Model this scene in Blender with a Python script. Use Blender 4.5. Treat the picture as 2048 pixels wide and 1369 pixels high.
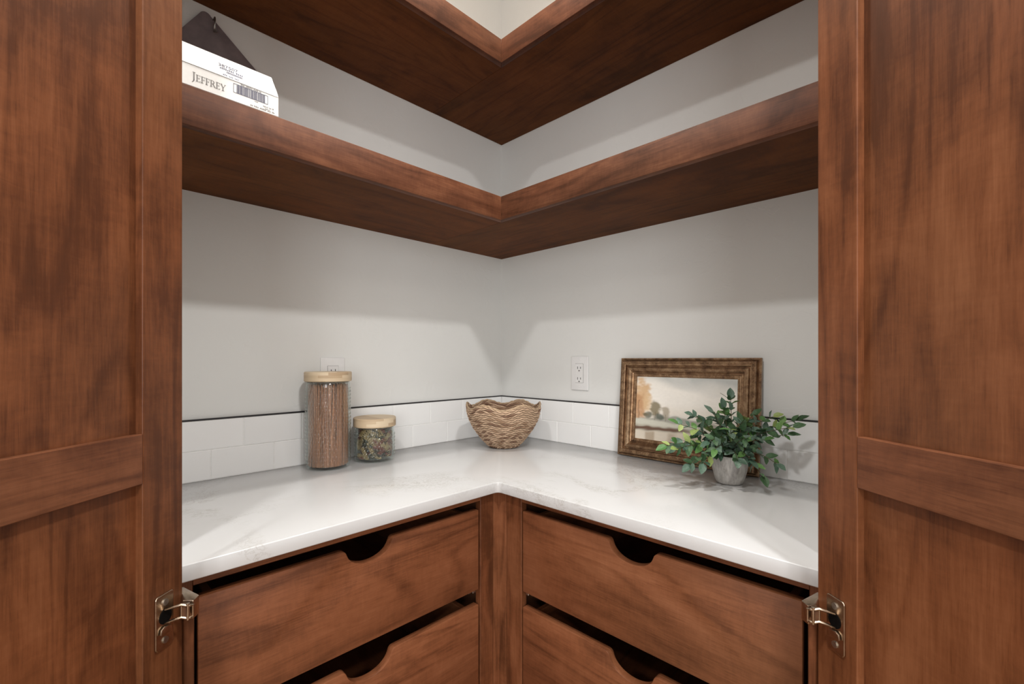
import bpy, bmesh, math, random
from mathutils import Vector, Matrix, noise
R = math.radians
random.seed(11)
for o in list(bpy.data.objects): bpy.data.objects.remove(o)
SC = bpy.context.scene
COL = SC.collection

# ------------------------------------------------------------ camera, world, lights, exposure
CAM = Vector((1.3138, 1.3582, 1.2195))
YAW = 134.6334
cd = bpy.data.cameras.new('camera'); cam = bpy.data.objects.new('camera', cd); COL.objects.link(cam)
cam.location = CAM; cam.rotation_euler = (R(90), 0, R(YAW))
cd.sensor_width = 36; cd.lens = 902.97 / 2048 * 36; cd.shift_y = 0.01704; cd.clip_start = 0.02
SC.camera = cam
FW = Vector((-0.71161649, -0.70256813, 0)); RT = Vector((-0.70256813, 0.71161649, 0))

SC.view_settings.view_transform = 'Standard'; SC.view_settings.look = 'None'
SC.view_settings.exposure = 0.0; SC.view_settings.gamma = 1.0; SC.view_settings.use_curve_mapping = False
W = bpy.data.worlds.new('world'); SC.world = W; W.use_nodes = True
W.node_tree.nodes['Background'].inputs[0].default_value = (1.0, 0.985, 0.965, 1)
W.node_tree.nodes['Background'].inputs[1].default_value = 1.05
def area(name, loc, size, watts, color, target=None, shape='DISK', spread=160):
    l = bpy.data.lights.new(name, 'AREA'); l.shape = shape; l.size = size; l.energy = watts; l.color = color
    l.spread = R(spread)
    o = bpy.data.objects.new(name, l); COL.objects.link(o); o.location = loc
    d = (Vector(target) - Vector(loc)) if target else Vector((0, 0, -1))
    o.rotation_euler = d.to_track_quat('-Z', 'Y').to_euler()
    return o
CEIL = 2.74
LAMPS = [((0.69, 0.69), 0.06, 10.0, (1.0, 0.965, 0.92)),
         ((1.14, 1.87), 0.17, 26.0, (0.99, 0.985, 0.97)),
         ((1.87, 1.14), 0.17, 19.5, (0.99, 0.985, 0.97)),
         ((2.95, 2.95), 0.20, 20.0, (1.0, 0.97, 0.93))]
for (lx, ly), s, w_, c_ in LAMPS:
    area('can_light', (lx, ly, CEIL - 0.012), s, w_, c_)
# glass globe of the pantry lamp, and an added frontal fill light behind the camera
gl_ = bpy.data.lights.new('globe_light', 'POINT'); gl_.energy = 3.6; gl_.shadow_soft_size = 0.055; gl_.color = (1.0, 0.90, 0.76)
go_ = bpy.data.objects.new('globe_light', gl_); COL.objects.link(go_); go_.location = (0.665, 0.665, 2.64)
area('front_fill_light', (3.55, 3.55, 1.45), 1.5, 46.0, (0.97, 0.985, 1.0), (0.4, 0.4, 1.25), 'SQUARE', 180)

# ------------------------------------------------------------ helpers
WM = {}
def wmat(p):
    m = Matrix.Identity(4)
    while p is not None:
        m = WM.get(p.name, Matrix.Identity(4)) @ m
        p = p.parent
    return m
def thing(name, label, cat, loc=(0, 0, 0), rotz=0.0, group=None):
    o = bpy.data.objects.new(name, None); COL.objects.link(o)
    o.empty_display_size = 0.05
    o.location = loc; o.rotation_euler = (0, 0, rotz)
    WM[o.name] = Matrix.Translation(Vector(loc)) @ Matrix.Rotation(rotz, 4, 'Z')
    o['label'] = label; o['category'] = cat
    if group: o['group'] = group
    return o
def tag(o, label, cat, group=None):
    o['label'] = label; o['category'] = cat
    if group: o['group'] = group
    return o
def obj(name, bm, mat, parent=None, world=True, smooth=False, kind=None, label=None, angle=None):
    if parent is not None and world:
        bm.transform(wmat(parent).inverted())
    me = bpy.data.meshes.new(name); bm.to_mesh(me); bm.free()
    if mat: me.materials.append(mat)
    if smooth:
        me.polygons.foreach_set('use_smooth', [True] * len(me.polygons))
        if angle:
            try: me.set_sharp_from_angle(angle=R(angle))
            except Exception: pass
    o = bpy.data.objects.new(name, me); COL.objects.link(o)
    if parent is not None: o.parent = parent
    if kind: o['kind'] = kind
    if label: o['label'] = label
    return o
def bevel(bm, w, seg=2, edges=None):
    if w > 0:
        bmesh.ops.bevel(bm, geom=edges or list(bm.edges), offset=w, segments=seg, affect='EDGES', profile=0.5, clamp_overlap=True)
def bxm(bm, x0, x1, y0, y1, z0, z1):
    v = [bm.verts.new(p) for p in ((x0,y0,z0),(x1,y0,z0),(x1,y1,z0),(x0,y1,z0),(x0,y0,z1),(x1,y0,z1),(x1,y1,z1),(x0,y1,z1))]
    fs = [bm.faces.new([v[i] for i in f]) for f in ((3,2,1,0),(4,5,6,7),(0,1,5,4),(1,2,6,5),(2,3,7,6),(3,0,4,7))]
    return fs
def box(x0, x1, y0, y1, z0, z1, bv=0.0, seg=2, bm=None):
    b = bmesh.new(); bxm(b, min(x0,x1), max(x0,x1), min(y0,y1), max(y0,y1), min(z0,z1), max(z0,z1)); bevel(b, bv, seg)
    if bm is None: return b
    join(bm, b); return bm
def join(dst, src):
    me = bpy.data.meshes.new('t'); src.to_mesh(me); src.free(); dst.from_mesh(me); bpy.data.meshes.remove(me)
    return dst
def prism(pts, d, bv=0.0, seg=2, frame=None):
    """pts 2D (u,v) extruded along w from 0 to d; frame = 3 vectors + origin"""
    b = bmesh.new(); vs = [b.verts.new((p[0], p[1], 0)) for p in pts]
    f = b.faces.new(vs); r = bmesh.ops.extrude_face_region(b, geom=[f])
    for v in r['geom']:
        if isinstance(v, bmesh.types.BMVert): v.co.z += d
    bmesh.ops.recalc_face_normals(b, faces=b.faces)
    if bv > 0: bevel(b, bv, seg, [e for e in b.edges if e.calc_face_angle(0) > 0.9])
    if frame:
        o_, u, v_, w_ = frame
        for vt in b.verts:
            c = vt.co.copy(); vt.co = Vector(o_) + Vector(u)*c.x + Vector(v_)*c.y + Vector(w_)*c.z
        bmesh.ops.recalc_face_normals(b, faces=b.faces)
    return b
def lathe(prof, n=48, c=(0, 0, 0), cap=False, fn=None):
    b = bmesh.new(); rows = []
    for j, (r, z) in enumerate(prof):
        row = []
        for i in range(n):
            a = 2*math.pi*i/n; rr = r + (fn(a, z, j) if fn else 0)
            row.append(b.verts.new((c[0]+rr*math.cos(a), c[1]+rr*math.sin(a), c[2]+z)))
        rows.append(row)
    for j in range(len(rows)-1):
        for i in range(n):
            b.faces.new((rows[j][i], rows[j][(i+1) % n], rows[j+1][(i+1) % n], rows[j+1][i]))
    if cap:
        b.faces.new(list(reversed(rows[0]))); b.faces.new(rows[-1])
    bmesh.ops.recalc_face_normals(b, faces=b.faces)
    return b
def tube(path, rad, n=8, caps=True, bm=None):
    b = bm or bmesh.new(); rings = []; N = len(path); P = [Vector(p) for p in path]
    up = Vector((0.13, 0.27, 0.95)).normalized()
    for k, p in enumerate(P):
        t = (P[min(k+1, N-1)] - P[max(k-1, 0)]).normalized()
        a = t.cross(up)
        if a.length < 1e-3: a = t.cross(Vector((1, 0, 0)))
        a.normalize(); c = t.cross(a)
        r = rad[k] if isinstance(rad, (list, tuple)) else rad
        rings.append([b.verts.new(p + a*(r*math.cos(2*math.pi*i/n)) + c*(r*math.sin(2*math.pi*i/n))) for i in range(n)])
    for k in range(N-1):
        for i in range(n):
            b.faces.new((rings[k][i], rings[k][(i+1) % n], rings[k+1][(i+1) % n], rings[k+1][i]))
    if caps: b.faces.new(list(reversed(rings[0]))); b.faces.new(rings[-1])
    return b
def cyl(c, ax, r, h, n=20, bm=None, bv=0):
    c = Vector(c); ax = Vector(ax).normalized()
    prof = [c, c + ax*h]
    return tube(prof, r, n, True, bm)
def srgb(r, g, b):
    f = lambda v: (v/255/12.92) if v/255 <= 0.04045 else ((v/255+0.055)/1.055)**2.4
    return (f(r), f(g), f(b), 1)

# ------------------------------------------------------------ materials
def base_mat(name, col=(0.8, 0.8, 0.8, 1), rough=0.5, metal=0.0, spec=0.5, coat=0.0, coat_r=0.1):
    m = bpy.data.materials.new(name); m.use_nodes = True
    b = m.node_tree.nodes['Principled BSDF']
    b.inputs['Base Color'].default_value = col; b.inputs['Roughness'].default_value = rough
    b.inputs['Metallic'].default_value = metal; b.inputs['Specular IOR Level'].default_value = spec
    b.inputs['Coat Weight'].default_value = coat; b.inputs['Coat Roughness'].default_value = coat_r
    return m, m.node_tree, b
class NT:
    def __init__(s, nt): s.nt = nt
    def n(s, typ, **kw):
        nd = s.nt.nodes.new(typ)
        for k, v in kw.items():
            if k.startswith('_'): setattr(nd, k[1:], v)
            else:
                key = int(k[1:]) if (k[0] == 'i' and k[1:].isdigit()) else k.replace('_', ' ')
                sock = nd.inputs[key]
                if isinstance(v, bpy.types.NodeSocket): s.nt.links.new(v, sock)
                else: sock.default_value = v
        return nd
    def l(s, a, b): s.nt.links.new(a, b)
    def math(s, op, a, b=None):
        nd = s.nt.nodes.new('ShaderNodeMath'); nd.operation = op
        for i, v in enumerate((a, b)):
            if v is None: continue
            if isinstance(v, bpy.types.NodeSocket): s.l(v, nd.inputs[i])
            else: nd.inputs[i].default_value = v
        return nd.outputs[0]
    def ramp(s, fac, stops):
        nd = s.nt.nodes.new('ShaderNodeValToRGB'); s.l(fac, nd.inputs[0])
        cr = nd.color_ramp
        while len(cr.elements) < len(stops): cr.elements.new(0.5)
        for e, (p, c) in zip(cr.elements, stops): e.position = p; e.color = c
        return nd.outputs[0]
    def mix(s, fac, a, b, mode='MIX'):
        nd = s.nt.nodes.new('ShaderNodeMix'); nd.data_type = 'RGBA'; nd.blend_type = mode
        for k, v in ((0, fac), (6, a), (7, b)):
            if isinstance(v, bpy.types.NodeSocket): s.l(v, nd.inputs[k])
            else: nd.inputs[k].default_value = v
        return nd.outputs[2]
    def noise(s, vec, scale, detail=3, rough=0.5, dist=0.0):
        nd = s.nt.nodes.new('ShaderNodeTexNoise'); s.l(vec, nd.inputs['Vector'])
        nd.inputs['Scale'].default_value = scale; nd.inputs['Detail'].default_value = detail
        nd.inputs['Roughness'].default_value = rough; nd.inputs['Distortion'].default_value = dist
        return nd.outputs[0]
    def bump(s, h, strength, dist, bsdf, prev=None):
        nd = s.nt.nodes.new('ShaderNodeBump'); s.l(h, nd.inputs['Height'])
        nd.inputs['Strength'].default_value = strength; nd.inputs['Distance'].default_value = dist
        if prev: s.l(prev, nd.inputs['Normal'])
        if bsdf: s.l(nd.outputs[0], bsdf.inputs['Normal'])
        return nd.outputs[0]

def wood_mat(name, axis, seed=0.0, dark=(84, 47, 27), mid=(116, 68, 42), light=(144, 91, 61), rough=0.42, contrast=1.0, spec=0.32):
    """stained alder; axis = grain direction"""
    m, nt, b = base_mat(name, rough=rough, spec=spec)
    t = NT(nt)
    tc = t.n('ShaderNodeTexCoord'); oi = t.n('ShaderNodeObjectInfo')
    rnd = t.math('MULTIPLY', oi.outputs['Random'], 23.0)
    off = t.n('ShaderNodeCombineXYZ', X=rnd, Y=t.math('ADD', rnd, seed), Z=rnd)
    add = nt.nodes.new('ShaderNodeVectorMath'); add.operation = 'ADD'
    t.l(tc.outputs['Object'], add.inputs[0]); t.l(off.outputs[0], add.inputs[1])
    def mp(s_long, s_cross):
        sc = [s_cross]*3; sc['XYZ'.index(axis)] = s_long
        return t.n('ShaderNodeMapping', Vector=add.outputs[0], Scale=sc).outputs[0]
    blotch = t.noise(mp(0.6, 1.0), 9.0, 6, 0.62, 0.9)
    broad = t.noise(mp(0.30, 1.0), 2.2, 2, 0.5, 0.3)
    fig = t.noise(mp(0.16, 1.0), 3.4, 3, 0.45, 0.5)
    rings = t.math('SINE', t.math('MULTIPLY', fig, 95.0))
    rings = t.math('POWER', t.math('MULTIPLY', t.math('ADD', rings, 1.0), 0.5), 6.0)
    fine = t.noise(mp(0.045, 1.0), 300, 5, 0.7)
    ripple = t.noise(mp(3.2, 0.9), 34, 4, 0.6, 0.8)
    pores = t.ramp(t.noise(mp(0.05, 1.0), 620, 2, 0.5), [(0.60, (0, 0, 0, 1)), (0.72, (1, 1, 1, 1))])
    med = t.noise(mp(0.10, 1.0), 26, 5, 0.65, 0.3)
    v = t.math('ADD', t.math('MULTIPLY', t.math('SUBTRACT', blotch, 0.5), 0.72*contrast), 0.5)
    v = t.math('ADD', v, t.math('MULTIPLY', t.math('SUBTRACT', broad, 0.5), 0.65*contrast))
    v = t.math('ADD', v, t.math('MULTIPLY', t.math('SUBTRACT', med, 0.5), 0.38))
    v = t.math('SUBTRACT', v, t.math('MULTIPLY', rings, 0.10))
    v = t.math('ADD', v, t.math('MULTIPLY', t.math('SUBTRACT', fine, 0.5), 0.36))
    v = t.math('ADD', v, t.math('MULTIPLY', t.math('SUBTRACT', ripple, 0.5), 0.15))
    v = t.math('SUBTRACT', v, t.math('MULTIPLY', pores, 0.06))
    col = t.ramp(v, [(0.10, srgb(*[c*0.80 for c in dark])), (0.32, srgb(*dark)), (0.52, srgb(*mid)), (0.80, srgb(*light))])
    # knots
    vor = nt.nodes.new('ShaderNodeTexVoronoi'); t.l(mp(0.42, 1.0), vor.inputs['Vector']); vor.inputs['Scale'].default_value = 5.0
    kn = t.ramp(vor.outputs['Distance'], [(0.025, (1, 1, 1, 1)), (0.075, (0, 0, 0, 1))])
    gate = t.ramp(t.noise(mp(1, 1), 3.1, 1), [(0.56, (0, 0, 0, 1)), (0.60, (1, 1, 1, 1))])
    kf = t.math('MULTIPLY', t.math('MULTIPLY', kn, gate), 0.75)
    col = t.mix(kf, col, srgb(52, 24, 14))
    # slight hue wander towards olive
    hue = t.ramp(t.noise(mp(0.5, 1.0), 3.3, 2), [(0.42, (1, 1, 1, 1)), (0.72, (0.86, 0.95, 0.98, 1))])
    col = t.mix(1.0, col, hue, 'MULTIPLY')
    t.l(col, b.inputs['Base Color'])
    t.l(t.math('ADD', t.math('MULTIPLY', fine, 0.18), rough-0.09), b.inputs['Roughness'])
    t.bump(fine, 0.10, 0.0006, b)
    return m
DP = ((92, 53, 32), (124, 75, 48), (148, 95, 65), 0.42, 0.75)
WX = wood_mat('stained_alder_x', 'X', 1, *DP); WY = wood_mat('stained_alder_y', 'Y', 5, *DP)
NP = ((70, 39, 23), (97, 58, 38), (130, 84, 58), 0.5, 0.9, 0.22)
NX = wood_mat('shelf_edge_alder_x', 'X', 11, *NP); NY = wood_mat('shelf_edge_alder_y', 'Y', 15, *NP); WZ = wood_mat('stained_alder_z', 'Z', 9)
UX = wood_mat('shelf_board_alder_x', 'X', 3, (72, 37, 11), (96, 53, 19), (118, 69, 31), 0.62, 0.8, 0.15)
UY = wood_mat('shelf_board_alder_y', 'Y', 4, (72, 37, 11), (96, 53, 19), (118, 69, 31), 0.62, 0.8, 0.15)
DZ = wood_mat('door_alder_z', 'Z', 2, (86, 48, 27), (117, 69, 41), (144, 91, 59), 0.42, 1.0)  # drawer alder toned down, the doors' dimmer light put into the colour
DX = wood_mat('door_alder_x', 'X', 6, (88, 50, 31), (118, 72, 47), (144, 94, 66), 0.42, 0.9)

def wall_mat():
    m, nt, b = base_mat('painted_wall', srgb(225, 225, 222), 0.75, spec=0.25); t = NT(nt)
    tc = t.n('ShaderNodeTexCoord')
    n1 = t.noise(tc.outputs['Object'], 14, 4, 0.55, 1.2)
    r = t.ramp(n1, [(0.56, (0, 0, 0, 1)), (0.62, (1, 1, 1, 1))])
    t.bump(r, 0.16, 0.0015, b, t.bump(t.noise(tc.outputs['Object'], 160, 2), 0.12, 0.0006, None))
    return m
WALL = wall_mat()
def quartz_mat():
    m, nt, b = base_mat('white_quartz', srgb(199, 199, 199), 0.16, spec=0.5); t = NT(nt)
    tc = t.n('ShaderNodeTexCoord'); v = tc.outputs['Object']
    w = t.noise(v, 1.7, 4, 0.6, 1.4)
    vein = t.math('ABSOLUTE', t.math('SUBTRACT', w, 0.5))
    band = t.ramp(vein, [(0.0, (1, 1, 1, 1)), (0.055, (0, 0, 0, 1))])
    w2 = t.noise(v, 26, 8, 0.72, 2.2)
    thin = t.ramp(t.math('ABSOLUTE', t.math('SUBTRACT', w2, 0.5)), [(0.0, (1, 1, 1, 1)), (0.035, (0, 0, 0, 1))])
    msk = t.ramp(t.noise(v, 3.1, 2), [(0.42, (0, 0, 0, 1)), (0.58, (1, 1, 1, 1))])
    f = t.math('MULTIPLY', t.math('MULTIPLY', band, thin), t.math('MULTIPLY', msk, 0.55))
    f2 = t.math('MULTIPLY', t.math('MULTIPLY', band, msk), 0.16)
    col = t.mix(f2, srgb(199, 199, 199), srgb(180, 177, 173))
    col = t.mix(f, col, srgb(144, 136, 126))
    sp = t.ramp(t.noise(v, 420, 1), [(0.60, (0, 0, 0, 1)), (0.75, (1, 1, 1, 1))])
    col = t.mix(t.math('MULTIPLY', sp, 0.10), col, srgb(205, 200, 195))
    t.l(col, b.inputs['Base Color'])
    return m
QUARTZ = quartz_mat()
def tile_mat():
    m, nt, b = base_mat('white_glazed_tile', srgb(232, 230, 227), 0.18, spec=0.5); t = NT(nt)
    tc = t.n('ShaderNodeTexCoord'); oi = t.n('ShaderNodeObjectInfo')
    col = t.mix(oi.outputs['Random'], srgb(243, 243, 242), srgb(238, 238, 237)); t.l(col, b.inputs['Base Color'])
    t.bump(t.noise(tc.outputs['Object'], 18, 2), 0.10, 0.002, b)
    return m
TILE = tile_mat()
def noisy(name, a, c, scale, rough, bumpd=0.0005, metal=0.0, detail=4, stretch=(1, 1, 1), bs=0.3, spec=0.5):
    m, nt, b = base_mat(name, a, rough, metal, spec); t = NT(nt)
    tc = t.n('ShaderNodeTexCoord')
    v = t.n('ShaderNodeMapping', Vector=tc.outputs['Object'], Scale=stretch).outputs[0]
    n = t.noise(v, scale, detail, 0.6)
    t.l(t.ramp(n, [(0.33, a), (0.67, c)]), b.inputs['Base Color']); t.bump(n, bs, bumpd, b)
    return m
GROUT = noisy('white_grout', srgb(238, 237, 235), srgb(228, 227, 224), 200, 0.85)
BLACKM = noisy('black_metal_edge', srgb(22, 20, 24), srgb(30, 28, 32), 60, 0.35)
NICKEL = noisy('brushed_nickel', srgb(196, 178, 158), srgb(168, 150, 130), 90, 0.26, 0.0002, 1.0)
STEEL = noisy('zinc_steel', srgb(190, 188, 184), srgb(160, 158, 154), 90, 0.35, 0.0002, 1.0)
DARKIN = noisy('dark_hinge_recess', srgb(8, 6, 5), srgb(12, 9, 7), 40, 0.9, spec=0.1)
PLASTIC = noisy('white_plastic', srgb(232, 231, 230), srgb(228, 227, 226), 40, 0.32)
SLOT = noisy('dark_slot', srgb(40, 38, 36), srgb(60, 58, 56), 40, 0.8)
CEILM = noisy('ceiling_paint', srgb(232, 226, 214), srgb(226, 220, 208), 60, 0.85)
FLOORM = wood_mat('oak_floor', 'X', 7, (120, 92, 66), (150, 118, 88), (176, 142, 108), 0.45, 0.8)
CABIN = noisy('cabinet_interior', srgb(96, 60, 38), srgb(80, 48, 30), 30, 0.6, stretch=(1, 1, 0.1))
CARD = noisy('white_carton', srgb(240, 239, 236), srgb(234, 233, 230), 120, 0.55, 0.0002)
INK = noisy('grey_ink', srgb(112, 108, 106), srgb(126, 122, 120), 200, 0.7)
INKB = noisy('blue_black_ink', srgb(66, 66, 90), srgb(82, 82, 106), 200, 0.7)
SLATE = noisy('dark_grey_board', srgb(108, 98, 100), srgb(130, 118, 119), 22, 0.6, 0.0006)
CLAY = noisy('pot_soil_moss', srgb(46, 44, 32), srgb(64, 62, 44), 160, 0.95, 0.003)
def pot_mat():
    m, nt, b = base_mat('weathered_cement', srgb(176, 172, 168), 0.7, spec=0.3); t = NT(nt)
    tc = t.n('ShaderNodeTexCoord')
    v = t.n('ShaderNodeMapping', Vector=tc.outputs['Object'], Scale=(1, 1, 0.22)).outputs[0]
    n = t.noise(v, 90, 6, 0.75, 0.6); n2 = t.noise(tc.outputs['Object'], 26, 3, 0.6)
    v2 = t.math('ADD', t.math('MULTIPLY', n, 0.7), t.math('MULTIPLY', n2, 0.3))
    t.l(t.ramp(v2, [(0.34, srgb(138, 133, 130)), (0.5, srgb(176, 172, 167)), (0.64, srgb(206, 203, 198))]), b.inputs['Base Color'])
    t.bump(n, 0.5, 0.0012, b)
    return m
POT = pot_mat()
def bamboo_mat():
    m, nt, b = base_mat('bamboo', srgb(214, 180, 138), 0.5, spec=0.35); t = NT(nt)
    tc = t.n('ShaderNodeTexCoord'); sx = t.n('ShaderNodeSeparateXYZ', Vector=tc.outputs['Object'])
    zz = t.math('FLOOR', t.math('MULTIPLY', sx.outputs[2], 130.0))
    ang = t.math('FLOOR', t.math('ADD', t.math('MULTIPLY', sx.outputs[0], 17.0), t.math('MULTIPLY', zz, 0.37)))
    wn = nt.nodes.new('ShaderNodeTexWhiteNoise'); wn.noise_dimensions = '2D'
    cv = t.n('ShaderNodeCombineXYZ', X=zz, Y=ang); t.l(cv.outputs[0], wn.inputs['Vector'])
    st = t.n('ShaderNodeMapping', Vector=tc.outputs['Object'], Scale=(0.08, 0.08, 1)).outputs[0]
    n = t.noise(st, 260, 4, 0.6)
    f = t.math('ADD', t.math('MULTIPLY', wn.outputs[0], 0.7), t.math('MULTIPLY', n, 0.35))
    t.l(t.ramp(f, [(0.1, srgb(176, 150, 120)), (0.5, srgb(202, 180, 150)), (0.95, srgb(216, 198, 170))]), b.inputs['Base Color'])
    return m
BAMBOO = bamboo_mat()
def glass_mat():
    m = bpy.data.materials.new('clear_jar_glass'); m.use_nodes = True; nt = m.node_tree; t = NT(nt)
    nt.nodes.remove(nt.nodes['Principled BSDF']); out = nt.nodes['Material Output']
    tr = t.n('ShaderNodeBsdfTransparent', Color=(0.93, 0.955, 0.95, 1)); gl = t.n('ShaderNodeBsdfGlossy', Color=(0.95, 0.98, 0.97, 1), Roughness=0.04)
    lw = t.n('ShaderNodeLayerWeight', Blend=0.35)
    f = t.math('ADD', t.math('MULTIPLY', t.math('POWER', lw.outputs['Facing'], 2.0), 0.62), 0.05)
    mx = nt.nodes.new('ShaderNodeMixShader'); t.l(f, mx.inputs[0]); t.l(tr.outputs[0], mx.inputs[1]); t.l(gl.outputs[0], mx.inputs[2])
    t.l(mx.outputs[0], out.inputs[0])
    return m
GLASS = glass_mat()
def attr_mat(name, rough=0.6, var=0.2, nscale=60, bumpd=0.0, spec=0.4, metal=0.0, stretch=(1, 1, 1)):
    m, nt, b = base_mat(name, rough=rough, spec=spec, metal=metal); t = NT(nt)
    at = t.n('ShaderNodeAttribute', _attribute_name='paint'); tc = t.n('ShaderNodeTexCoord')
    v = t.n('ShaderNodeMapping', Vector=tc.outputs['Object'], Scale=stretch).outputs[0]
    n = t.noise(v, nscale, 4, 0.6)
    g = t.ramp(n, [(0.3, (1-var, 1-var, 1-var, 1)), (0.7, (1+0*var, 1, 1, 1))])
    t.l(t.mix(1.0, at.outputs['Color'], g, 'MULTIPLY'), b.inputs['Base Color'])
    if bumpd: t.bump(n, 0.4, bumpd, b)
    return m
def leaf_mat(name, c1, c2, rim):
    m, nt, b = base_mat(name, rough=0.48, spec=0.4); t = NT(nt)
    tc = t.n('ShaderNodeTexCoord'); oi = t.n('ShaderNodeObjectInfo')
    n = t.noise(tc.outputs['Object'], 130, 4, 0.7)
    v = t.math('ADD', t.math('MULTIPLY', n, 0.75), t.math('MULTIPLY', oi.outputs['Random'], 0.35))
    col = t.ramp(v, [(0.35, srgb(*c1)), (0.62, srgb(*c2)), (0.85, srgb(*rim))])
    t.l(col, b.inputs['Base Color']); t.bump(n, 0.3, 0.0006, b)
    return m
LEAVES = [leaf_mat('leaf_dark_green', (50, 76, 48), (72, 104, 68), (114, 142, 108)),
          leaf_mat('leaf_dusty_green', (66, 94, 76), (98, 124, 106), (146, 164, 150)),
          leaf_mat('leaf_fresh_green', (66, 108, 54), (100, 140, 78), (142, 174, 112)),
          leaf_mat('leaf_lime_green', (122, 146, 76), (156, 172, 104), (186, 196, 140))]
STEMM = noisy('brown_green_stem', srgb(70, 66, 44), srgb(96, 88, 62), 80, 0.7)
def gilt_mat():
    m, nt, b = base_mat('antique_bronze_gilt', rough=0.34, metal=0.85, spec=0.5); t = NT(nt)
    tc = t.n('ShaderNodeTexCoord')
    n = t.noise(tc.outputs['Object'], 55, 5, 0.6, 0.2); n2 = t.noise(tc.outputs['Object'], 300, 2)
    v = t.math('ADD', t.math('MULTIPLY', n, 0.75), t.math('MULTIPLY', n2, 0.25))
    t.l(t.ramp(v, [(0.32, srgb(102, 78, 60)), (0.5, srgb(152, 122, 94)), (0.68, srgb(196, 166, 132))]), b.inputs['Base Color'])
    t.bump(n2, 0.25, 0.0006, b)
    return m
GILT = gilt_mat()
GILTD = noisy('antique_bronze_dark', srgb(82, 56, 42), srgb(112, 78, 54), 60, 0.45, 0.0005, 0.5)

# ------------------------------------------------------------ the setting
CT = 0.914; CTB = 0.8875
XE, YE = 1.192, 1.218          # ends of the pantry legs
def struct(name, bm, mat, **k):
    o = obj(name, bm, mat, **k); o['kind'] = 'structure'; return o
struct('floor', box(-0.1, 4.2, -0.1, 4.2, -0.05, 0.0), FLOORM)
struct('ceiling', box(-0.1, 4.2, -0.1, 4.2, CEIL, CEIL+0.05), CEILM)
wl = struct('wall_left', box(0, 1.33, -0.1, 0, 0, CEIL), WALL)
wr = struct('wall_right', box(-0.1, 0, -0.1, 1.33, 0, CEIL), WALL)
struct('wall_left_end', box(XE+0.018, 1.33, 0, 0.50, 0, CEIL), WALL)
struct('wall_right_end', box(0, 0.50, YE+0.018, 1.33, 0, CEIL), WALL)
# tile rows
TT = 0.009; P = 0.149
def tiles(wall, side):
    end = XE if side == 'L' else YE
    z0 = CT
    for row in range(2):
        za = z0 + 0.0012 + row*0.0757; zb = za + 0.0742
        if side == 'L': first = 0.067 if row == 1 else 0.1415
        else: first = 0.080 if row == 1 else 0.156
        e = [TT + 0.001]; x = first
        while x < end: e.append(x); x += P
        e.append(end)
        for a, b_ in zip(e[:-1], e[1:]):
            a2, b2 = a + 0.0009, b_ - 0.0009
            if b2 - a2 < 0.01: continue
            th = TT + random.uniform(-0.0002, 0.0003)
            bm = box(a2, b2, 0.0005, th, za, zb, 0.0012, 2) if side == 'L' else box(0.0005, th, a2, b2, za, zb, 0.0012, 2)
            obj('tile', bm, TILE, wall, smooth=False)
    if side == 'L': obj('grout', box(0.0005, end, 0.0003, TT-0.0012, CT+0.0002, CT+0.1518), GROUT, wall)
    else: obj('grout', box(0.0003, TT-0.0012, TT, end, CT+0.0002, CT+0.1518), GROUT, wall)
tiles(wl, 'L'); tiles(wr, 'R')
struct('trim_1', box(0.0002, XE, 0.0002, 0.0105, CT+0.1524, CT+0.1558, 0.0004, 1), BLACKM)
struct('trim_2', box(0.0002, 0.0105, 0.0108, YE, CT+0.1524, CT+0.1558, 0.0004, 1), BLACKM)

# ------------------------------------------------------------ worktop
DL, DR = 0.5421, 0.5366
def L_shape(dl, dr, ex, ey, rc=0.012):
    pts = [(0.0008, 0.0008), (ex, 0.0008), (ex, dl)]
    for k in range(5):
        a = R(270 - 22.5*k)   # rounded reentrant corner
        pts.append((dr + rc + rc*math.cos(a) , dl + rc + rc*math.sin(a)))
    pts += [(dr, ey), (0.0008, ey)]
    return pts
ct = obj('countertop', prism(L_shape(DL, DR, XE, YE), CT-CTB, 0.0022, 3, ((0, 0, CTB), (1, 0, 0), (0, 1, 0), (0, 0, 1))), QUARTZ, smooth=True, angle=35)
tag(ct, 'white quartz worktop with faint grey veins running round the pantry corner', 'countertop')

# ------------------------------------------------------------ shelves
def corner_shelf(zb, zt, sl, sr, label):
    t = thing('corner_shelf', label, 'shelf', (0, 0, zb))
    th = 0.019
    # right leg runs through to the left wall, left leg butts into it
    obj('board', box(0.001, sr-th-0.0002, 0.001, YE, zb+0.001, zt-0.002, 0.0006, 1), UY, t)
    obj('board', box(sr-th+0.0002, XE, 0.001, sl-th-0.0002, zb+0.0008, zt-0.002, 0.0006, 1), UX, t)
    def nose(pts, mat):
        return obj('front_edge', prism(pts, zt-zb, 0.0013, 2, ((0, 0, zb), (1, 0, 0), (0, 1, 0), (0, 0, 1))), mat, t, smooth=True, angle=30)
    g = 0.0002
    nose([(sr+g, sl), (sr-th+g, sl-th), (XE, sl-th), (XE, sl)], NX)
    nose([(sr, sl+g), (sr, YE), (sr-th, YE), (sr-th, sl-th+g)], NY)
    return t
corner_shelf(1.6373, 1.7081, 0.3846, 0.3748, 'lower thick stained wood corner shelf, the one carrying the white box')
corner_shelf(2.1144, 2.1854, 0.3795, 0.3688, 'upper thick stained wood corner shelf near the top of the picture')

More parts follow.
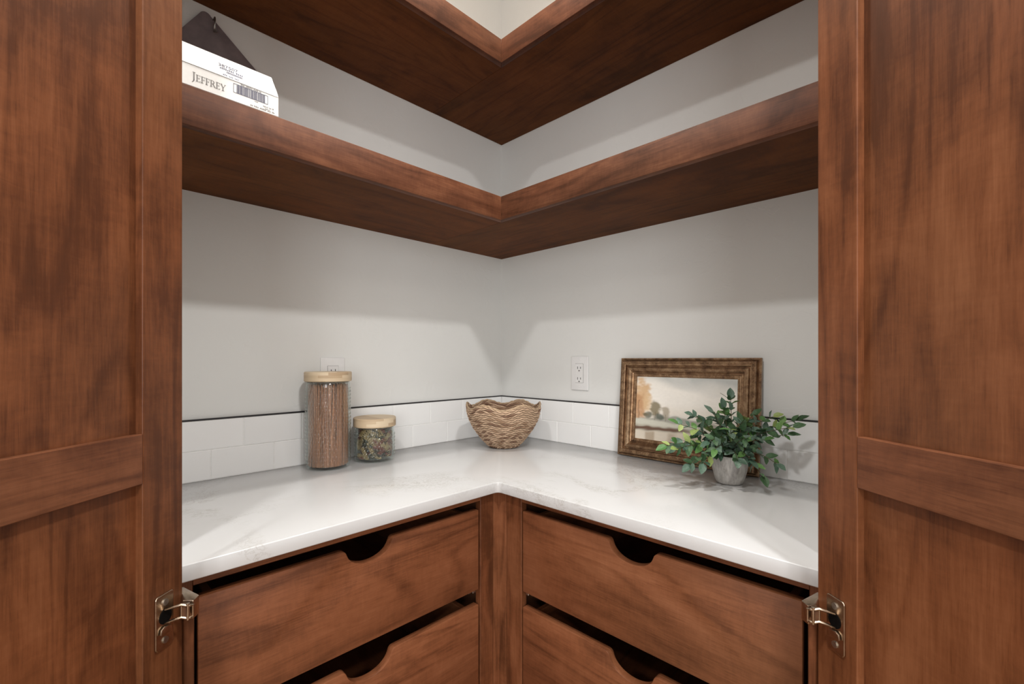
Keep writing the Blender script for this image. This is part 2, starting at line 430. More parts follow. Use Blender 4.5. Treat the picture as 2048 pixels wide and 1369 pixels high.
# ------------------------------------------------------------ base cabinets with scooped drawers
FP_L, FP_R = 0.522, 0.515
def scoop_front(w, h, hw=0.054, dep=0.036):
    pts = [(0, 0), (w, 0), (w, h)]
    c = w/2
    pts.append((c+hw+0.004, h)); 
    for k in range(5):
        a = R(90 + 15*k); pts.append((c+hw+0.004-0.010*math.cos(R(90-15*k)) , h - 0.010 + 0.010*math.sin(a)))
    a0 = 12
    for k in range(17):
        a = R(-a0 - (180-2*a0)*k/16)
        pts.append((c + (hw-0.006)*math.cos(a), h - 0.0045 + (dep-0.0045)*math.sin(a)))
    for k in range(4, -1, -1):
        a = R(90 + 15*k); pts.append((c-hw-0.004+0.010*math.cos(R(90-15*k)), h - 0.010 + 0.010*math.sin(a)))
    pts.append((c-hw-0.004, h)); pts.append((0, h))
    # drop duplicates
    out = []
    for p in pts:
        if not out or (abs(p[0]-out[-1][0]) + abs(p[1]-out[-1][1])) > 1e-4: out.append(p)
    return out
def cabinet(side):
    if side == 'L':
        t = thing('drawer_cabinet', 'stained wood base cabinet with scooped drawers under the left worktop', 'cabinet', (0.86, 0.26, 0))
        F = FP_L; a0, a1 = 0.5835, 1.158; s0 = 0.577; e0, e1 = 1.1645, XE-0.001; corner = 0.535
        BX = lambda a, b, c, d, z0, z1, bv=0.0008: box(a, b, c, d, z0, z1, bv, 1)
        M1, M2 = WX, WZ
        fr = lambda a, z: ((a, F, z), (1, 0, 0), (0, 0, 1), (0, -1, 0))
    else:
        t = thing('drawer_cabinet', 'stained wood base cabinet with scooped drawers under the right worktop', 'cabinet', (0.26, 0.90, 0))
        F = FP_R; a0, a1 = 0.6065, 1.190; s0 = 0.6015; e0, e1 = 1.199, YE-0.001; corner = 0.551
        BX = lambda a, b, c, d, z0, z1, bv=0.0008: box(c, d, a, b, z0, z1, bv, 1)
        M1, M2 = WY, WZ
        fr = lambda a, z: ((F, a, z), (0, 1, 0), (0, 0, 1), (-1, 0, 0))
    # a = along the wall, c = away from the wall
    lo = 0.30 if side == 'R' else 0.56
    obj('end_panel', BX(e0, e1, 0.012, F-0.020, 0.10, CTB-0.001), CABIN, t)
    obj('inner_panel', BX(corner+0.002, corner+0.018, 0.012, F-0.020, 0.10, CTB-0.001), CABIN, t)
    obj('bottom_panel', BX(corner+0.019, e0-0.001, 0.012, F-0.020, 0.10, 0.118), CABIN, t)
    obj('back_panel', BX(corner+0.019, e0-0.001, 0.004, 0.010, 0.10, CTB-0.001), CABIN, t)
    obj('top_rail', BX(s0+0.0002, e0-0.0002, F-0.019, F, 0.8715, CTB-0.0005), M1, t)
    obj('stile', BX(corner, s0, F-0.019, F, 0.10, CTB-0.0005, 0.0012), M2, t)
    obj('stile', BX(e0, e1, F-0.019, F, 0.10, CTB-0.0005, 0.0012), M2, t)
    obj('toe_kick', BX(corner+0.02, e1-0.01, F-0.085, F-0.068, 0.0, 0.10), M1, t)
    w = a1 - a0; top = 0.8505; h = 0.195; pitch = 0.2325
    def slides(parent, zt):
        for end, sg in ((a0, 1), (a1, -1)):
            b = BX(end+0.001*sg, end+0.0035*sg, 0.06, F-0.021, zt-h-0.004, zt-h+0.008, 0.0004)
            join(b, BX(end+0.001*sg, end+0.012*sg, 0.06, F-0.024, zt-h-0.006, zt-h-0.004, 0.0003))
            join(b, BX(end+0.004*sg, end+0.013*sg, F-0.040, F-0.006, zt-h-0.0085, zt-h-0.0012, 0.0008))
            join(b, BX(end+0.016*sg, end+0.024*sg, F-0.036, F-0.010, zt-h-0.0075, zt-h-0.0012, 0.0008))
            obj('drawer_slide', b, STEEL, parent)
    d = None
    for i in range(3):
        zt = top - i*pitch
        if i == 0:
            d = obj('drawer', prism(scoop_front(w, h), 0.018, 0.0014, 2, fr(a0, zt-h)), M1, t, smooth=True, angle=30)
            b = bmesh.new()
            bi = 0.014
            join(b, BX(a0+bi, a0+bi+0.013, 0.05, F-0.0185, zt-h+0.012, zt-0.012, 0.001))
            join(b, BX(a1-bi-0.013, a1-bi, 0.05, F-0.0185, zt-h+0.012, zt-0.012, 0.001))
            join(b, BX(a0+bi+0.013, a1-bi-0.013, 0.05, 0.063, zt-h+0.012, zt-0.012, 0.001))
            join(b, BX(a0+bi+0.013, a1-bi-0.013, 0.063, F-0.0185, zt-h+0.014, zt-h+0.022, 0.0005))
            obj('drawer_box', b, WX if side == 'R' else WY, d)
            slides(d, zt)
        else:
            c = d.copy(); COL.objects.link(c); c.location = (0, 0, -i*pitch)
            for ch in list(d.children):
                k = ch.copy(); COL.objects.link(k); k.parent = c
    return t
cl_ = cabinet('L'); cr_ = cabinet('R')
# corner filler post, proud by a hair
b = prism([(0.40, 0.40), (0.5335, 0.40), (0.5335, FP_L+0.0022), (FP_R+0.0022, FP_L+0.0022), (FP_R+0.0022, 0.5495), (0.40, 0.5495)], CTB-0.0005-0.10, 0.0014, 2,
          ((0, 0, 0.10), (1, 0, 0), (0, 1, 0), (0, 0, 1)))
tag(obj('corner_post', b, WZ, smooth=True, angle=30), 'stained wood filler post in the corner between the two drawer cabinets', 'post')

# ------------------------------------------------------------ tall doors with cup hinges
ZD0, ZD1 = 0.03, 2.46
def door(side):
    if side == 'L': D0, lat0, ang, sg = 0.63, -0.7298*0.63, 4.8, 1
    else: D0, lat0, ang, sg = 0.62, 0.6772*0.62, 6.7, -1
    X = (-FW*math.cos(R(ang)) - RT*sg*math.sin(R(ang))).normalized()
    Y = Vector((-X.y, X.x, 0))            # left of X
    if Y.dot(RT*sg) < 0: ys = -1
    else: ys = 1
    org = Vector((CAM.x, CAM.y, 0)) + FW*D0 + RT*lat0
    rz = math.atan2(X.y, X.x)
    lab = ('tall stained wood panelled pantry door standing open on the left' if side == 'L'
           else 'tall stained wood panelled pantry door standing open on the right')
    t = thing('pantry_door', lab, 'door', org, rz)
    def B(s0, s1, d0, d1, z0, z1, bv=0.0008, seg=1):   # d measured outwards from the inner face
        return box(s0, s1, -ys*d0, -ys*d1, z0, z1, bv, seg)
    def put(name, bm, mat, par=t, **k): return obj(name, bm, mat, par, world=False, **k)
    WD = 0.452; ST = 0.0615; RC = 0.0098; TH = 0.021
    zr0, zr1 = (1.0625, 1.1255) if side == 'L' else (1.0605, 1.1240)
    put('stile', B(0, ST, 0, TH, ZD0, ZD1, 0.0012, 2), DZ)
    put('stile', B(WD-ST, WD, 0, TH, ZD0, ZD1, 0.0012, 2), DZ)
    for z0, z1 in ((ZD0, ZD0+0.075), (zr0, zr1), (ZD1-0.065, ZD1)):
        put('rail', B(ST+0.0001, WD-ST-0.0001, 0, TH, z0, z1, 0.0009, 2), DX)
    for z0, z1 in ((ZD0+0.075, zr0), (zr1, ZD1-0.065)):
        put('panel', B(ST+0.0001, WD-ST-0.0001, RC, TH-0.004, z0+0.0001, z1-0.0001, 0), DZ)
    # cup hinge: plate on the door, arm back to the cabinet
    if side == 'L': zc, sA, sB = 0.8735, 0.018, 0.0455
    else: zc, sA, sB = 0.8735, 0.018, 0.0455
    hg = put('hinge', None_plate(sA, sB, zc, ys), NICKEL, label='nickel cup hinge low on the door')
    rec = bmesh.new(); c = ((sA+sB)/2-0.004, ys*0.0032, zc+0.001)
    pts = [( (sA+sB)/2-0.0005 + 0.0095*math.cos(a)*(1.0), zc+0.0055+0.0100*math.sin(a)) for a in [2*math.pi*i/20 for i in range(20)]]
    rb = prism(pts, 0.0006, 0, 1, ((0, ys*0.0030, 0), (1, 0, 0), (0, 0, 1), (0, ys, 0)))
    put('cup_recess', rb, DARKIN, hg)
    for zz in (zc+0.0245, zc-0.0255):
        sc = cyl(((sA+sB)/2, ys*0.0028, zz), (0, ys, 0), 0.0042, 0.0016, 18)
        join(sc, box((sA+sB)/2-0.003, (sA+sB)/2+0.003, ys*0.0044, ys*0.0046, zz-0.0007, zz+0.0007))
        put('screw', sc, STEEL, hg)
    # lower lip of the cup
    lip = prism([(0, 0), (0.019, 0.003), (0.0175, 0.010), (0.013, 0.0125), (0.002, 0.0100)], 0.003, 0.0011, 2,
                ((sA+0.005, ys*0.0036, zc-0.0180), (1, 0, 0), (0, 0, 1), (0, ys, 0)))
    put('cup_lip', lip, NICKEL, hg, smooth=True, angle=40)
    # world-space end of the arm
    Mi = WMi(t)
    def wpt(D, px, py): return Mi @ (CAM + FW*D + RT*(D*(px-1024)/902.97) + Vector((0, 0, -D*(py-719.4)/902.97)))
    if side == 'L':
        mA = wpt(0.606, 376, 1213); mB = wpt(0.609, 386, 1211)
    else:
        mA = wpt(0.596, 1626, 1223); mB = wpt(0.599, 1615, 1221)
    mA.z = mB.z = zc + 0.007; 
    cupA = Vector(((sA+sB)/2+0.002, ys*0.004, zc+0.006))
    mid = (cupA*0.45 + mA*0.55) + Vector((-0.004, ys*0.002, 0.002))
    for dz, nm in ((0.0085, 'arm'), (-0.0085, 'arm')):
        pth = [cupA + Vector((0, 0, dz)), mid + Vector((0, 0, dz)), mA + Vector((0, 0, dz)), mB + Vector((0, 0, dz*0.9))]
        put('arm', tube(pth, [0.0016, 0.0021, 0.0021, 0.0016], 10), NICKEL, hg, smooth=True)
    web = bmesh.new()
    tube([mid + Vector((0, 0, -0.007)), mid + Vector((0, 0, 0.007))], 0.0014, 8, True, web)
    tube([mA + Vector((0, 0, -0.0105)), mA + Vector((0, 0, 0.0115))], 0.0022, 12, True, web)
    tube([mB + Vector((0, 0, -0.0085)), mB + Vector((0, 0, 0.0085))], 0.0015, 10, True, web)
    put('hinge_pin', web, NICKEL, hg, smooth=True, angle=50)
    # thin link plate between the two arms
    lk = bmesh.new(); q = [mid, mA]; n_ = Vector((0, 0, 0.0062))
    dr = (mA-mid).normalized(); nn = dr.cross(Vector((0, 0, 1)))*0.0006
    vs = [lk.verts.new(p) for p in (mid-n_-nn, mA-n_-nn, mA+n_-nn, mid+n_-nn, mid-n_+nn, mA-n_+nn, mA+n_+nn, mid+n_+nn)]
    for f in ((0,1,2,3),(7,6,5,4),(0,4,5,1),(1,5,6,2),(2,6,7,3),(3,7,4,0)): lk.faces.new([vs[i] for i in f])
    put('link_plate', lk, GILTD, hg)
    return t
def WMi(t): return WM[t.name].inverted()
def None_plate(sA, sB, zc, ys):
    r = 0.004; hw = (sB-sA)/2; hh = 0.0358; pts = []
    for cx, cz, a0 in ((hw-r, hh-r, 0), (-hw+r, hh-r, 90), (-hw+r, -hh+r, 180), (hw-r, -hh+r, 270)):
        for k in range(5):
            a = R(a0+22.5*k); pts.append((cx+r*math.cos(a), cz+r*math.sin(a)))
    return prism(pts, 0.0026, 0.0009, 2, (((sA+sB)/2, ys*0.0003, zc), (1, 0, 0), (0, 0, 1), (0, ys, 0)))
dL = door('L'); dR = door('R')
# hinge posts at the outer ends of the base cabinets (frame of the diagonal opening)
def wp(D, px, z=0.0):
    p = CAM + FW*D + RT*(D*(px-1024)/902.97); return (p.x, p.y)
def hinge_post(side, cab):
    if side == 'L':
        A, B_ = wp(0.635, 387), wp(0.652, 388.5); C_, D_ = wp(0.652, 348), wp(0.635, 348)
        q = [wp(0.613, 366), wp(0.613, 386.5), wp(0.627, 398.5), wp(0.6485, 368), wp(0.6485, 362), wp(0.634, 362)]
        zt = 0.8925
    else:
        A, B_ = wp(0.625, 1617.5), wp(0.642, 1616); C_, D_ = wp(0.642, 1655), wp(0.625, 1655)
        q = [wp(0.603, 1633.5), wp(0.603, 1616), wp(0.616, 1602.5), wp(0.6385, 1634), wp(0.6385, 1640), wp(0.624, 1640)]
        zt = 0.8905
    fr = ((0, 0, 0.0), (1, 0, 0), (0, 1, 0), (0, 0, 1))
    obj('hinge_stile', prism([A, B_, C_, D_], 0.868, 0.0008, 1, fr), WZ, cab)
    bl = prism(q, 0.0255, 0.0011, 2, ((0, 0, zt-0.0255), (1, 0, 0), (0, 1, 0), (0, 0, 1)))
    obj('hinge_mount', bl, NICKEL, cab, smooth=True, angle=30, label='nickel hinge mounting block')
hinge_post('L', cl_); hinge_post('R', cr_)

# ------------------------------------------------------------ wall outlets
def outlet(u, zc, side, label, w=0.074, h=0.120):
    loc = (u, 0.0, zc-h/2) if side == 'L' else (0.0, u, zc-h/2)
    t = thing('wall_outlet', label, 'outlet', loc)
    def F(a, b, z): # a along, b out
        return ((a, b, z), (1, 0, 0), (0, 0, 1), (0, 1, 0)) if side == 'L' else ((b, a, z), (0, 1, 0), (0, 0, 1), (1, 0, 0))
    rect = lambda x0, x1, z0, z1: [(x0, z0), (x1, z0), (x1, z1), (x0, z1)]
    obj('cover_plate', prism(rect(-w/2, w/2, -h/2, h/2), 0.0058, 0.0024, 3, F(u, 0.0003, zc)), PLASTIC, t, smooth=True, angle=40)
    rc = obj('receptacle', prism(rect(-0.0165, 0.0165, -0.0335, 0.0335), 0.0016, 0.0006, 2, F(u, 0.0062, zc)), PLASTIC, t)
    obj('receptacle_gap', prism(rect(-0.0172, 0.0172, -0.0342, 0.0342), 0.0003, 0, 1, F(u, 0.0060, zc)), INK, t)
    for dz in (0.0195, -0.0185):
        for dx, hh in ((-0.0063, 0.0085), (0.0063, 0.0070)):
            obj('slot', prism(rect(dx-0.0011, dx+0.0011, dz-hh/2, dz+hh/2), 0.0003, 0, 1, F(u, 0.0079, zc)), SLOT, rc)
        obj('ground_hole', prism([(0.0024*math.cos(R(a)), dz-0.0105+0.0024*math.sin(R(a))) for a in range(0, 360, 30)], 0.0003, 0, 1, F(u, 0.0079, zc)), SLOT, rc)
    for dz in (0.0485, -0.0485):
        s = prism([(0.0030*math.cos(R(a)), dz+0.0030*math.sin(R(a))) for a in range(0, 360, 30)], 0.0007, 0, 1, F(u, 0.0060, zc))
        join(s, prism(rect(-0.0005, 0.0005, dz-0.0022, dz+0.0022), 0.0003, 0, 1, F(u, 0.0067, zc)))
        obj('screw', s, PLASTIC, t)
    return t
outlet(0.719, 1.166, 'L', 'white wall outlet behind the tall glass jar', 0.074, 0.118)
outlet(0.403, 1.1705, 'R', 'white wall outlet between the woven bowl and the framed painting')

# ------------------------------------------------------------ glass jars
def jar(c, r, hgl, ltop, name_label, lid_label):
    t = thing('glass_jar', name_label, 'jar', (c[0], c[1], CT+0.0004))
    nb = 36; n = nb*6; dzr = 0.0105
    prof = [(0.001, 0.004), (r-0.010, 0.0035), (r-0.006, 0.0008), (r-0.002, 0.003), (r, 0.008)]
    z = 0.010; top = hgl
    while z < top: prof.append((r, z)); z += dzr/6
    prof += [(r-0.001, top), (r-0.0015, top+0.006), (r-0.0035, top+0.006), (r-0.0035, 0.010), (r-0.012, 0.0065), (0.001, 0.0065)]
    def bump(a, z, j):
        if j < 5 or z > top-0.012 or z < 0.014 or j > len(prof)-7: return 0
        row = math.floor(z/dzr); fv = (z/dzr-row)*2-1
        u = a/(2*math.pi)*nb + 0.5*(row % 2); fu = (u-math.floor(u))*2-1
        d = fu*fu+fv*fv
        return 0.0024*math.sqrt(max(0, 1-d/0.85))
    obj('jar_body', lathe(prof, n, fn=bump), GLASS, t, world=False, smooth=True)
    lr = r+0.0045; lb = ltop-0.027
    lid = lathe([(0.0005, lb), (lr-0.002, lb), (lr, lb+0.0015), (lr, ltop-0.002), (lr-0.002, ltop), (0.0005, ltop)], 72)
    ld = obj('lid', lid, BAMBOO, t, world=False, smooth=True, angle=40, label=lid_label)
    obj('seal_ring', lathe([(0.001, lb-0.0005), (r-0.004, lb-0.0005), (r-0.004, lb-0.004), (0.001, lb-0.004)], 48), noisy_seal, ld, world=False)
    return t
noisy_seal = noisy('clear_silicone_ring', srgb(96, 84, 76), srgb(120, 108, 98), 50, 0.4)
JT = (0.767, 0.0835); JS = (0.628, 0.093)
zt = 1.1845-CT; jar(JT, 0.0588, zt-0.032, zt, 'tall dimpled glass jar of brown spaghetti with a wooden lid', 'pale bamboo lid')
zs = 1.0440-CT; jar(JS, 0.0580, zs-0.033, zs, 'short dimpled glass jar of tricolour pasta spirals with a wooden lid', 'pale bamboo lid')
def paint(o, cols):
    me = o.data; a = me.color_attributes.new('paint', 'FLOAT_COLOR', 'POINT')
    a.data.foreach_set('color', [x for c in cols for x in c])
# spaghetti
b = bmesh.new(); cols = []
rs = random.Random(5)
for i in range(430):
    if i < 240: rr = 0.0500 + rs.uniform(-0.003, 0.003); a = 2*math.pi*i/240 + rs.uniform(-.01, .01)
    else: rr = 0.047*math.sqrt(rs.random()); a = rs.uniform(0, 6.283)
    x, y = rr*math.cos(a), rr*math.sin(a)
    tw = rs.gauss(0.0, 0.09) + 0.07; a2 = a + tw; r2 = min(0.0525, rr + rs.uniform(-0.001, 0.003))
    h = 0.236 - rs.random()**2*0.014
    p0 = (x, y, 0.0085); p1 = (r2*math.cos(a2), r2*math.sin(a2), h)
    nv = len(b.verts); tube([p0, p1], 0.0011, 5, True, b)
    k = rs.random(); c = (0.40+0.28*k, 0.165+0.15*k, 0.085+0.085*k, 1)
    cols += [c]*(len(b.verts)-nv)
PASTA = attr_mat('dried_pasta', 0.6, 0.25, 140)
sp = obj('spaghetti', b, PASTA, None, kind='stuff'); sp.location = (JT[0], JT[1], CT+0.0006); paint(sp, cols)
sp['label'] = 'brown wholewheat spaghetti standing upright in the tall glass jar'; sp['category'] = 'pasta'
# rotini
b = bmesh.new(); cols = []
rs = random.Random(8)
pal = [(0.56, 0.40, 0.19, 1), (0.60, 0.45, 0.24, 1), (0.50, 0.36, 0.17, 1), (0.055, 0.055, 0.035, 1), (0.09, 0.085, 0.05, 1), (0.28, 0.075, 0.045, 1), (0.33, 0.12, 0.07, 1)]
for i in range(150):
    rr = (0.0455 if i < 105 else 0.036*math.sqrt(rs.random())); a = rs.uniform(0, 6.283)
    z = 0.012 + rs.random()*0.078
    c0 = Vector((rr*math.cos(a), rr*math.sin(a), z))
    tan = Vector((-math.sin(a), math.cos(a), 0)); el = rs.uniform(-1.2, 1.2)
    d = (tan*math.cos(el) + Vector((0, 0, 1))*math.sin(el) + Vector((math.cos(a), math.sin(a), 0))*rs.uniform(-.12, .12)).normalized()
    u = d.cross(Vector((0.3, 0.2, 0.9))).normalized(); w = d.cross(u)
    L = rs.uniform(0.024, 0.034); N = 22; nv = len(b.verts); col = pal[rs.randrange(7) if i % 5 else rs.randrange(3)]
    if z < 0.026: d.z *= 0.3
    for bl in range(3):
        prev = None
        for k in range(N+1):
            th = bl*2.094 + k/N*2*math.pi*1.5; e = u*math.cos(th)+w*math.sin(th); e2 = u*math.cos(th+.75)+w*math.sin(th+.75)
            p = c0 + d*(L*(k/N-0.5))
            r1 = b.verts.new(p - e*0.0006); r2 = b.verts.new(p + e*0.0062); r3 = b.verts.new(p + e2*0.0058)
            if prev:
                for q in ((prev[0], prev[1], r2, r1), (prev[1], prev[2], r3, r2), (prev[2], prev[0], r1, r3)): b.faces.new(q)
            prev = (r1, r2, r3)
    cols += [col]*(len(b.verts)-nv)
for v in b.verts:
    rxy = math.hypot(v.co.x, v.co.y)
    if rxy > 0.0525: v.co.x *= 0.0525/rxy; v.co.y *= 0.0525/rxy
    v.co.z = min(max(v.co.z, 0.0085), 0.0985)
ro = obj('pasta_spirals', b, PASTA, None, kind='stuff'); ro.location = (JS[0], JS[1], CT+0.0006); paint(ro, cols)
ro['label'] = 'cream, green and red pasta spirals filling the short glass jar'; ro['category'] = 'pasta'

# ------------------------------------------------------------ woven bowl
def bowl():
    c = (0.205, 0.222); n = 448; rows = 170
    view = math.atan2(CAM.y-c[1], CAM.x-c[0])
    def rad(f):   # f 0..1 up the side
        return 0.046 + (0.128-0.046)*(math.sin(f*math.pi/2)**0.88)
    def top(a): return 0.144 + 0.0078*math.cos(6*(a-view) + math.pi)
    courses = 20; N = 37
    rs = random.Random(4); cell = {}
    b = bmesh.new(); cols = []; grid = []
    for side in (0, 1):
        for j in range(rows+1):
            f = j/rows; f_ = f if side == 0 else 1-f
            row = []
            for i in range(n):
                a = 2*math.pi*i/n
                z = f_*top(a)
                cv = f_*courses; ci = min(int(cv), courses-1); fv = (cv-ci)*2-1
                skew = 0.9*(1 if ci % 2 else -1)*fv*0.5
                uu = a/(2*math.pi)*N + 0.5*(ci % 2) + skew; cu = math.floor(uu) % N; fu = (uu-math.floor(uu))*2-1
                h = 0.0052*(max(0, 1-abs(fu)**2.2))**0.7*(max(0, 1-fv*fv))**0.6
                key = (ci, cu)
                if key not in cell:
                    k = rs.random(); k2 = rs.random()
                    cc = (0.52+0.17*k, 0.37+0.13*k, 0.25+0.10*k)
                    if k2 < 0.16: cc = (0.27, 0.16, 0.105)
                    elif k2 < 0.30: cc = (0.40, 0.26, 0.165)
                    cell[key] = (cc, 0.75+0.5*rs.random())
                cc, hs = cell[key]
                cr = 0.30+0.70*min(1, h/0.0030)  # crevice shade painted into the strand colour, darker where the weave dips
                rr = rad(f_)*(1-0.006*math.cos(6*(a-view)+math.pi)*f_)
                rr += h*hs if side == 0 else -(0.0045 + h*hs*0.8)
                row.append(b.verts.new((rr*math.cos(a), rr*math.sin(a), z)))
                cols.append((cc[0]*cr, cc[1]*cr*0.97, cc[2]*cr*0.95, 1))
            grid.append(row)
    for j in range(len(grid)-1):
        for i in range(n):
            b.faces.new((grid[j][i], grid[j][(i+1) % n], grid[j+1][(i+1) % n], grid[j+1][i]))
    # base disc
    cvt = b.verts.new((0, 0, 0.002)); cols.append((0.35, 0.22, 0.13, 1)); cvi = b.verts.new((0, 0, 0.006)); cols.append((0.35, 0.22, 0.13, 1))
    for i in range(n):
        b.faces.new((grid[0][(i+1) % n], grid[0][i], cvt)); b.faces.new((grid[-1][i], grid[-1][(i+1) % n], cvi))
    t = thing('woven_bowl', 'tan woven seagrass bowl with a wavy rim in the corner of the worktop', 'bowl', (c[0], c[1], CT+0.0004))
    o = obj('basket_wall', b, attr_mat('woven_seagrass', 0.72, 0.28, 260, 0.0006, 0.3, 0, (1, 1, 2)), t, world=False, smooth=True); paint(o, cols)
    pth = []
    for i in range(241):
        a = 2*math.pi*i/240; rr = rad(1)*(1-0.006*math.cos(6*(a-view)+math.pi)) + 0.0005
        pth.append((rr*math.cos(a), rr*math.sin(a), top(a)+0.001+0.0006*math.sin(i*1.3)))
    b2 = tube(pth, [0.0034+0.0007*math.sin(i*0.9) for i in range(241)], 9, False)
    o2 = obj('rim_braid', b2, attr_mat('seagrass_rim', 0.7, 0.45, 200, 0.001, 0.3), t, world=False, smooth=True)
    paint(o2, [(0.52, 0.37, 0.235, 1)]*len(o2.data.vertices))
bowl()

# ------------------------------------------------------------ framed painting leaning on the wall
def framed():
    y0, y1 = 0.580, 0.995; Wd = y1-y0; Hh = 0.309
    bx, tx = 0.036, 0.0115
    lean = math.atan2(bx-tx, Hh)
    t = thing('framed_painting', 'small landscape painting in an ornate bronze frame leaning on the right wall', 'painting', (bx, (y0+y1)/2, CT+0.0008))
    U = Vector((0, 1, 0)); V = Vector((-math.sin(lean), 0, math.cos(lean))); Nn = Vector((math.cos(lean), 0, math.sin(lean)))
    O = Vector((bx, y0, CT+0.0012))
    def pt(u, v, h): return O + U*u + V*v + Nn*h
    prof = [(0, 0), (0, .007), (.0015, .0095), (.0055, .0095), (.0068, .007), (.0085, .0065), (.0095, .017), (.0105, .0195), (.0125, .0205), (.020, .0200), (.0225, .0185),
            (.0245, .0125), (.0265, .0125), (.0285, .0160), (.0325, .0180), (.0375, .0170), (.0415, .0135), (.0435, .0105), (.0450, .0110), (.0465, .0125), (.0480, .0115),
            (.0490, .0090), (.0505, .0095), (.0560, .0080), (.0580, .0060), (.0590, .0030), (.0590, 0)]
    for side in range(4):
        b = bmesh.new(); L = (Wd, Hh, Wd, Hh)[side]; ra = []; rb = []
        def P3(s, d, h):
            if side == 0: return pt(s, d, h)
            if side == 1: return pt(Wd-d, s, h)
            if side == 2: return pt(Wd-s, Hh-d, h)
            return pt(d, Hh-s, h)
        for d, h in prof:
            ra.append(b.verts.new(P3(d, d, h))); rb.append(b.verts.new(P3(L-d, d, h)))
        for k in range(len(prof)-1): b.faces.new((ra[k], rb[k], rb[k+1], ra[k+1]))
        b.faces.new((rb[0], ra[0], ra[-1], rb[-1]))
        bmesh.ops.recalc_face_normals(b, faces=b.faces)
        m = obj('frame_moulding', b, GILT, t, smooth=True, angle=28)
        # carved relief: outer bead row, leaf-scroll band, inner bead band
        rb_ = bmesh.new()
        def blob(s, d, h, rs_, rd, rh):
            c0 = P3(s, d, h); e1 = (P3(s+0.001, d, h)-c0).normalized(); e2 = (P3(s, d+0.001, h)-c0).normalized()
            top_ = rb_.verts.new(c0 + Nn*rh); ring = []
            for k in range(8):
                a = k*math.pi/4; ring.append(rb_.verts.new(c0 + e1*(rs_*math.cos(a)) + e2*(rd*math.sin(a)) - Nn*0.0004))
            mid = [rb_.verts.new(c0 + e1*(rs_*0.72*math.cos(k*math.pi/4)) + e2*(rd*0.72*math.sin(k*math.pi/4)) + Nn*rh*0.68) for k in range(8)]
            for k in range(8):
                rb_.faces.new((ring[k], ring[(k+1) % 8], mid[(k+1) % 8], mid[k])); rb_.faces.new((mid[k], mid[(k+1) % 8], top_))
        s = 0.003
        while s < L-0.003: blob(s, 0.0035, 0.0093, 0.00115, 0.0017, 0.0014); s += 0.0029
        s = 0.052
        while s < L-0.050: blob(s, 0.0530, 0.0088, 0.0012, 0.0018, 0.0013); s += 0.0034
        s = 0.016; i = 0
        while s < L-0.014:
            blob(s, 0.0162, 0.0202, 0.0022, 0.0022, 0.0022)
            blob(s+0.0045, 0.0145 if i % 2 else 0.0178, 0.0202, 0.0028, 0.0011, 0.0015)
            blob(s+0.0045, 0.0180 if i % 2 else 0.0143, 0.0202, 0.0016, 0.0010, 0.0012)
            s += 0.0092; i += 1
        bmesh.ops.recalc_face_normals(rb_, faces=rb_.faces)
        obj('carved_relief', rb_, GILT, m, smooth=True, kind='stuff')
    obj('backing_board', prism([(0.004, 0.004), (Wd-0.004, 0.004), (Wd-0.004, Hh-0.004), (0.004, Hh-0.004)], 0.002, 0, 1, (O + Nn*0.0003, U, V, Nn)), GILTD, t)
    # canvas with a painted river landscape
    nx, ny = 170, 118; u0, u1, v0, v1 = 0.0575, Wd-0.0575, 0.0575, Hh-0.0575
    b = bmesh.new(); cols = []; vs = []
    def sm(e0, e1, x): 
        x = max(0, min(1, (x-e0)/(e1-e0))); return x*x*(3-2*x)
    def mixc(a, c, f): return tuple(a[i]*(1-f)+c[i]*f for i in range(3))
    g = lambda r, g_, b_: srgb(r, g_, b_)[:3]
    def col(x, y):   # x right 0..1, y up 0..1
        nz = noise.noise(Vector((x*3.2, y*4.2, 1.0))); n2 = noise.noise(Vector((x*11, y*14, 3.0))); n3 = noise.noise(Vector((x*30, y*34, 6.0)))
        c = mixc(g(240, 235, 226), g(188, 190, 186), sm(0.80, 1.02, y + 0.10*nz + 0.12*x - 0.04))
        c = mixc(c, g(228, 218, 202), sm(0.62, 0.42, y)*0.5)
        c = mixc(c, g(216, 214, 208), 0.5*sm(0.1, 0.5, nz))
        hz = 0.345 - 0.02*x + 0.01*n2
        # far treeline
        tl = hz + 0.05*sm(0.15, 0.3, x)*sm(1.0, 0.35, x)*(1+0.8*n2)
        c = mixc(c, g(132, 132, 120), sm(tl+0.03, tl-0.02, y)*0.75)
        for (tx_, ty_, rx, ry, cc, st) in ((0.055, 0.66, 0.105, 0.30, g(212, 176, 134), .95), (0.035, 0.50, 0.09, 0.24, g(190, 146, 108), .85), (0.13, 0.56, 0.06, 0.17, g(220, 190, 150), .7),
                                       (0.215, 0.50, 0.062, 0.125, g(140, 130, 106), .95), (0.33, 0.455, 0.040, 0.105, g(164, 152, 132), .8), (0.27, 0.375, 0.05, 0.05, g(96, 102, 92), .9), (0.14, 0.40, 0.05, 0.06, g(78, 84, 70), .8)):
            d = math.sqrt(((x-tx_)/rx)**2 + ((y-ty_)/ry)**2) + 0.45*n2 + 0.2*n3
            c = mixc(c, cc, sm(1.25, 0.55, d)*st)
        for tx_, w_, a_, b_ in ((0.035, 0.012, 0.28, 0.62), (0.215, 0.006, 0.30, 0.45), (0.33, 0.005, 0.27, 0.42)):
            if a_ < y < b_: c = mixc(c, g(96, 66, 46), 0.45*sm(w_, w_*0.1, abs(x-tx_+0.015*n2)))
        # meadow bank
        bank = 0.33 - 0.08*x + 0.02*n2
        c = mixc(c, g(206, 204, 190), sm(bank+0.02, bank-0.02, y))
        c = mixc(c, g(168, 160, 142), sm(bank-0.05, bank-0.11, y)*0.7)
        # dark shore and water
        sh = 0.165 + 0.05*x + 0.02*n2
